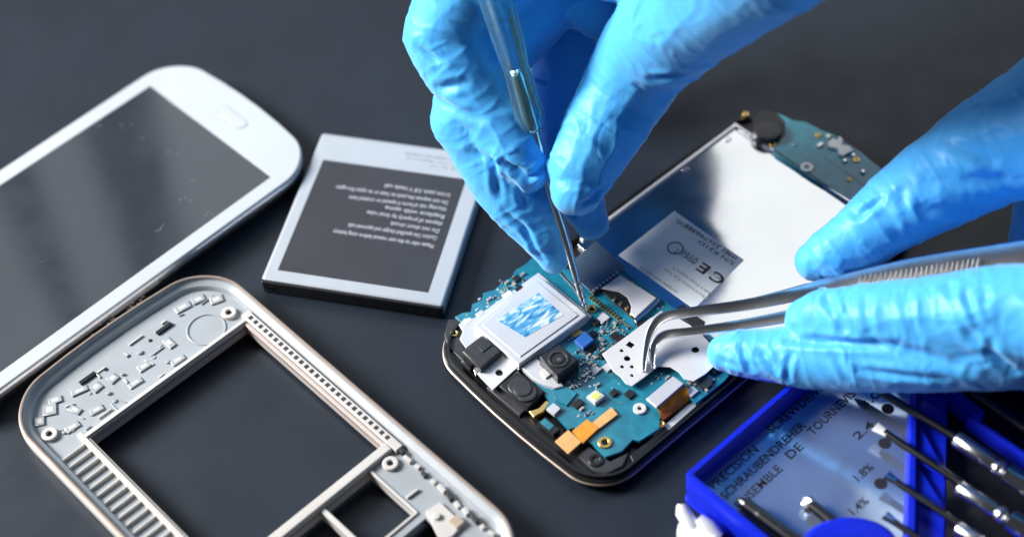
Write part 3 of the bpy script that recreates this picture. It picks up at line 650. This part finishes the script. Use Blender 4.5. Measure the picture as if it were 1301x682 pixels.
def make_hand(name, chains, pairs, seed, label, folds):
    from mathutils.bvhtree import BVHTree
    bm = bmesh.new()
    for ch in chains:
        for i, (p, r) in enumerate(ch):
            bmesh.ops.create_icosphere(bm, subdivisions=3, radius=r, matrix=Matrix.Translation(p))
            if i+1 < len(ch):
                q, r2 = ch[i+1]; d = q-p
                bmesh.ops.create_cone(bm, cap_ends=True, segments=24, radius1=r, radius2=r2, depth=d.length, matrix=Matrix.Translation((p+q)/2) @ d.to_track_quat('Z', 'Y').to_matrix().to_4x4())
    bv = BVHTree.FromBMesh(bm); bm.free()
    me = hand_mesh(chains, .62, surf_crease(bv, pairs), seed, folds)
    o = link(name, me, 'glove', None, True)
    return tag(o, label, 'hand')
UPC = [(640, 205, 672, 226, 1.6, 1.0), (672, 226, 690, 213, 1.6, .9), (624, 200, 634, 250, 1.3, 1.1), (560, 128, 612, 152, 1.2, 1.3), (655, 235, 668, 262, 1.2, 1.0), (700, 262, 742, 258, .9, .9),
       (742, 258, 770, 235, .9, .9), (745, 272, 775, 250, .8, .8), (830, 100, 868, 92, 1.4, 1.2), (822, 118, 862, 128, 1.2, 1.1), (845, 75, 872, 110, 1.2, 1.1), (640, 270, 676, 300, 1.0, 1.0), (600, 190, 640, 215, .9, 1.2),
       (530, 60, 560, 82, 1.0, 1.2), (660, 282, 690, 330, .9, .8), (780, 150, 820, 165, .8, 1.2), (765, 200, 795, 215, .8, 1.2), (556, 112, 590, 106, 1.1, 1.2)]
LOWC = [(1085, 270, 1150, 300, 1.5, 1.2), (1145, 245, 1160, 305, 1.6, 1.3), (1170, 262, 1240, 268, 1.1, 1.6), (1118, 255, 1090, 275, 1.2, 1.0), (1200, 180, 1260, 205, 1.2, 1.3), (1180, 225, 1290, 230, 1.3, 1.6),
        (1050, 378, 1080, 425, 1.5, 1.2), (1205, 362, 1240, 432, 1.6, 1.3), (1225, 370, 1250, 420, 1.2, 1.0), (1252, 370, 1262, 440, 1.2, 1.1), (1150, 375, 1165, 430, 1.0, 1.3), (1100, 380, 1110, 430, .9, 1.2), (1000, 432, 1140, 438, 1.3, 1.1),
        (940, 440, 955, 470, 1.1, .9), (965, 445, 985, 470, 1.2, 1.0), (1005, 450, 1000, 482, 1.0, .9), (1140, 440, 1230, 470, 1.2, 1.4), (1090, 470, 1200, 482, 1.1, 1.0), (1250, 440, 1290, 470, 1.2, 1.4), (915, 455, 935, 468, .9, .8), (1060, 450, 1080, 480, .8, 1.1)]
make_hand('gloved_hand', UP, UPC, 3.3, 'blue nitrile gloved hand reaching down from the top edge, pinching the clear handled tool', .75)
make_hand('gloved_hand', LOW, LOWC, 11.7, 'blue nitrile gloved hand at the right edge holding the curved steel tweezers', .75)

# ------------------------------------------------------------------ tool in the upper hand
tip = at(744, 394, 7.2)
mid = at(690, 206, 46); dirv = (mid-tip)
def tl(k, dx=0, dy=0): return tip+dirv*k+R_*dx+U_*dy
tp = thing('probe_tool', 'thin pointed steel probe with clear teal handle held in the upper gloved hand', 'tool', (tip.x, tip.y, tip.z))
shaft = [tl(0), tl(.1, -.1), tl(.3, .1), tl(.55, 0), tl(.8, -.4), tl(1.0, 0), tl(1.28, .2)]
tube('shaft', shaft, [(.45, .45), (1.0, .8), (1.15, .9), (1.2, 1.0), (1.25, 1.1), (1.2, 1.2), (1.2, 1.2)], 'steel', tp, 14)
for i in range(4):
    k = .03+i*.05; tube('tip_ring', [tl(k, .0), tl(k+.012, .0)], 1.0+.06*i, 'steel', tp, 16)
tube('second_prong', [tl(.04), tl(.15, -1.6, .4), at(712, 346, 17)], [.35, .45, .5], 'steel', tp, 10)
hs_ = [1.20, 1.24, 1.32, 1.45, 1.6, 1.75, 2.2, 2.6]
hr_ = [2.2, 3.6, 4.1, 3.7, 3.5, 4.0, 5.0, 5.4]
rings = []
tdir = dirv.normalized(); hb_ = tdir.cross(Vector((0, 0, 1))).normalized(); hc_ = hb_.cross(tdir).normalized()
for k, r in zip(hs_, hr_):
    c = tl(k); rings.append([c+(hb_*math.cos(2*math.pi*j/48)+hc_*math.sin(2*math.pi*j/48))*r*(1+(.10*math.cos(6*2*math.pi*j/48) if k > 1.3 else .0)) for j in range(48)])
hd = band('handle', rings, 'handle', tp, smooth=True, auto=60, capends=True)
tube('handle_core', [tl(1.2), tl(1.3), tl(1.55), tl(1.6)], [(1.3, 1.3), (1.6, 1.6), (1.6, 1.6), (.8, .8)], 'chrome', tp, 12)

# ------------------------------------------------------------------ curved tweezers
tz0 = at(820, 471, 8.6)
tz = thing('curved_tweezers', 'polished steel tweezers with bent tips gripping the white shield, held in the right gloved hand', 'tweezers', (tz0.x, tz0.y, tz0.z))
def ribbon(name, pts, widths, thick, m='steel'):
    """flat strip: pts world mm, width measured square to the path in the view of the bench, given thickness"""
    path = []
    for k in range(len(pts)-1):                # Catmull-Rom for an even bend
        p0 = pts[max(k-1, 0)]; p1 = pts[k]; p2 = pts[k+1]; p3 = pts[min(k+2, len(pts)-1)]
        for j in range(6):
            t_ = j/6; path.append((.5*((2*p1)+(p2-p0)*t_+(2*p0-5*p1+4*p2-p3)*t_**2+(3*p1-p0-3*p2+p3)*t_**3), widths[k]+(widths[k+1]-widths[k])*t_))
    path.append((pts[-1], widths[-1])); rings = []
    for i, (p, w_) in enumerate(path):
        t_ = (path[min(i+1, len(path)-1)][0]-path[max(i-1, 0)][0]).normalized()
        v = Vector((0, -.55, .83)); b_ = t_.cross(v).normalized(); c = b_.cross(t_).normalized(); h = w_/2; th = thick/2
        prof = [(-h, -th*.6), (-h+.25, -th), (h-.25, -th), (h, -th*.6), (h, th*.6), (h-.25, th), (h-.5, th*.8), (-h+.5, th*.8), (-h+.25, th), (-h, th*.6)]
        rings.append([p+b_*x+c*y for x, y in prof])
    return band(name, rings, m, tz, smooth=True, auto=35, capends=True), path
up, pth = ribbon('upper_arm', [at(818, 472, 8.6), at(820, 448, 10.5), at(827, 420, 13), at(843, 403, 15.5), at(880, 396, 18), at(960, 385, 22), at(1060, 362, 28), at(1160, 344, 36), at(1300, 324, 46), at(1440, 304, 56)], [1.1, 1.8, 2.5, 2.8, 2.8, 3.3, 4.8, 7.0, 7.8, 7.8], 1.5)
lo, pth2 = ribbon('lower_arm', [at(830, 469, 8.6), at(829, 452, 9.8), at(832, 436, 12), at(846, 425, 13.5), at(880, 421, 15.5), at(950, 411, 19), at(1030, 396, 24), at(1160, 368, 32), at(1300, 345, 41), at(1440, 322, 50)], [1.1, 1.8, 2.2, 2.5, 2.6, 2.9, 3.6, 5.0, 5.5, 5.5], 1.5)
# serrated finger grip on the upper arm
for i in range(24):
    f = i/23; x = 1092+f*150; y = 357-f*22.5; z = 31.6+f*11
    d = Vector((.17, .985, 0)); a = at(x-2.5, y+8, z+.6-1.2); b = at(x+1.5, y-6.5, z+1.0)
    tube('grip_ridge', [a, b], [(.16, .22), (.16, .22)], 'dark_steel', up, 8)
# ------------------------------------------------------------------ precision screwdriver case, lower right
kc = at(868, 602, 13); AT = math.radians(39.57); TF = Frame(kc, AT)
kt = thing('screwdriver_case', 'open royal blue plastic case with printed metal card, lower right corner', 'tool case', (kc.x, kc.y, 0), AT)
outer = [TF.p(0, -1.0), TF.p(1.4, -30), TF.p(1.4, -75), TF.p(95, -75), TF.p(95, 0), TF.p(1.0, 0)]
outer = ccw(TF.rrect(0, -78, 95, 0, 2.0, 4))
slab('case_floor', outer, .3, 2.0, 'blue_plastic', kt, .5)
innr = ring(outer, 0, 4.0)
band('case_wall', [ring(outer, 1.0, .8), ring(outer, 6, .2), ring(outer, 12.2, 0), ring(outer, 13, .5), ring(outer, 13, 1.7), ring(outer, 12.5, 2.1), ring(outer, 7, 2.6), ring(outer, 1.8, 3.0)], 'blue_plastic', kt, auto=40)
cardz = 6.0
card = pslab('printed_card', [(883, 621), (1050, 478), (1157, 478), (1155, 730), (1000, 730)], 5.4, cardz, 'kit_plate', kt, .1)
def kt_text(s, p0, p1, size, bold=.05): return text_px('card_print', s, p0, p1, cardz+.03, size, 'print_black', card, bold)
kt_text('PRECISION', (907, 622), (965, 572), 3.9)
kt_text('SCREWDRIVER', (981, 551), (1056, 487), 3.9)
kt_text('SCHRAUBENDREHER', (922, 635), (1025, 541), 3.9)
kt_text('ENSEMBLE', (940, 647), (995, 596), 3.9)
kt_text('DE', (1004, 584), (1022, 568), 3.9)
kt_text('TOURNEVIS', (1033, 553), (1088, 501), 3.9)
for s, x, y in (('2.4', 1090, 559), ('1.8%', 1089, 613), ('1.4%', 1083, 656), ('3.0', 1098, 520)):
    kt_text(s, (x, y), (x+22, y-19), 3.6)
for x, y in ((1128, 519), (1124, 563), (1119, 614), (1026, 648)):
    c = at(x, y, cardz); slab('size_dot', circle(c, 1.75 if x > 1100 else 1.0, 20), cardz-.05, cardz+.05, 'print_black', card)
# divider rack and ribs
def kslab(name, poly, z0, z1, bev=.6, m='blue_plastic', parent=None): return pslab(name, poly, z0, z1, m, parent or kt, bev)
rk = kslab('rack', [(1158, 470), (1166, 470), (1164, 700), (1150, 700)], 2, 10)
kslab('rack_floor', [(1166, 470), (1205, 470), (1200, 700), (1164, 700)], 2, 7, .5, parent=rk)
for poly in ([(1170, 505), (1202, 524), (1202, 540), (1168, 520)], [(1168, 535), (1200, 596), (1199, 604), (1166, 586)], [(1166, 590), (1199, 640), (1198, 650), (1165, 632)]):
    kslab('rack_rib', [poly[0], poly[1], poly[2], poly[3]], 6, 8.6, .4, parent=rk)
kslab('case_well', [(1206, 480), (1420, 480), (1420, 720), (1200, 720)], 2, 2.8, .1, 'black_plastic')
kslab('well_rib', [(1206, 496), (1216, 492), (1252, 522), (1246, 532)], 3, 11)
kslab('well_rib', [(1228, 529), (1234, 525), (1320, 584), (1316, 590)], 3, 9)
c = at(1080, 690, 11)
slab('round_lug', circle(c, 12.5, 40, 8.5), 5.8, 11, 'blue_plastic', kt, 1.6)
# white hinge clip outside the corner
hc = thing('hinge_clip', 'small crumpled white plastic clip lying at the blue case corner', 'clip', tuple(at(880, 665, 0)))
pslab('clip_body', [(862, 662), (880, 652), (900, 662), (916, 676), (912, 700), (880, 700), (868, 684), (860, 672)], .5, 5.5, 'white_plastic', hc, 1.4)
tube('clip_arm', [at(866, 640, 7), at(868, 650, 6), at(876, 664, 5), at(884, 676, 4)], [(1.4, 1.2), (2.2, 1.4), (2.2, 1.6), (1.6, 1.2)], 'white_plastic', hc, 12)
tube('clip_arm', [at(888, 658, 6.2), at(900, 668, 5.6), at(914, 682, 4)], [(1.5, 1.2), (2.3, 1.3), (1.6, 1.2)], 'white_plastic', hc, 12)
GR = 'precision screwdrivers in the blue case'
def driver(pts, z, r, kind, label, body=None, z2=None):
    a, b = at(*pts[0], z), at(*pts[1], z2 or z)
    d_ = (b-a).normalized()
    th = thing('screwdriver', label, 'screwdriver', (a.x, a.y, a.z), 0, GR)
    tube('shaft', [a+d_*3, b], [r, r*1.05], 'dark_steel', th, 16)
    if kind == 'flat':
        tube('blade', [a, a+d_*1.5, a+d_*4], [(r*1.7, .3), (r*1.5, .5), (r, r)], 'white_metal' if '2.4' in label else 'chrome', th, 12)
    elif kind == 'awl':
        tube('blade', [a, a+d_*2.0, a+d_*8], [(.15, .15), (r*.8, r*.8), (r*1.05, r*1.05)], 'dark_steel', th, 14)
    else:
        tube('blade', [a, a+d_*.8, a+d_*2.4, a+d_*3.2], [(r*.5, r*.5), (r*1.2, r*.8), (r*1.2, r*1.2), (r, r)], 'steel', th, 4, smooth=False)
    if body:
        s = at(*body[0], z+1); e = at(*body[1], z+1); h = at(*body[2], z+1); dd = (e-s).normalized()
        tube('sleeve', [s, s+dd*.5, e-dd*.6, e], [r*1.5, r*2.0, r*2.0, r*1.6], 'steel', th, 20)
        tube('neck', [e-dd*.2, e+dd*1.2, e+dd*2.2, e+dd*3.4], [r*1.3, r*2.3, r*2.3, r*1.1], 'steel', th, 20)
        tube('grip', [e+dd*3.4, e+dd*4.2, h, h+dd*30], [r*1.5, r*2.9, r*3.0, r*3.0], 'chrome', th, 24)
    return th
driver(((1090, 480), (1225, 562)), 11, 1.15, 'awl', 'black screwdriver shaft emerging from under the glove in the case', ((1214, 556), (1262, 590), (1301, 616)))
driver(((1112, 541), (1222, 614)), 11, 1.05, 'flat', 'screwdriver with bright white flat blade beside the 2.4 mark', ((1217, 618), (1265, 649), (1301, 672)))
driver(((1126, 603), (1222, 668)), 11, .95, 'flat', 'screwdriver with dull narrow blade beside the 1.8 mark', ((1215, 669), (1262, 700), (1301, 726)))
driver(((1124, 654), (1190, 700)), 10, .9, 'flat', 'short visible screwdriver tip below the 1.4 mark')
driver(((936, 632), (1035, 705)), 9, 1.9, 'awl', 'dark pointed awl lying across the word ENSEMBLE on the card')
driver(((1021, 633), (1110, 705)), 9, 1.6, 'cross', 'thick cross tipped screwdriver lying on the middle of the printed card')
driver(((1210, 482), (1330, 562)), 10, 1.5, 'awl', 'black driver rod behind the blue rib at the right edge')

# ------------------------------------------------------------------ light
w = bpy.data.worlds.new('World'); sc.world = w; w.use_nodes = True
bg = w.node_tree.nodes['Background']; bg.inputs['Color'].default_value = (.75, .85, 1, 1); bg.inputs['Strength'].default_value = .05
def area(name, loc, tgt, sx, sy, power, col):
    l = bpy.data.lights.new(name, 'AREA'); l.shape = 'RECTANGLE'; l.size = sx; l.size_y = sy; l.energy = power; l.color = col
    o = bpy.data.objects.new(name, l); COL.objects.link(o); o.location = loc
    o.rotation_euler = (Vector(tgt)-Vector(loc)).to_track_quat('-Z', 'Y').to_euler()
    return o
# window panes beyond the bench, seen in the glossy parts, and a strong soft lamp from the left
for x, w_ in ((-.88, .5), (-.515, .07), (-.225, .35), (.36, .62), (1.0, .5)):
    area('window_light', (x, 1.05, 1.15), (x*.3, 0, 0), w_, .95, (1.3 if x < -.5 else 1.75)*w_/.5, (.93, .97, 1))
area('key_light', (-1.10, .24, .66), (0.05, .0, 0.03), .48, .42, 50, (1, .98, .95))
sc.render.engine = 'CYCLES'
sc.view_settings.view_transform = 'Standard'; sc.view_settings.look = 'None'; sc.view_settings.exposure = 0; sc.view_settings.gamma = 1
sc.render.resolution_x = 1024; sc.render.resolution_y = 536
sc.cycles.max_bounces = 8; sc.cycles.transmission_bounces = 8
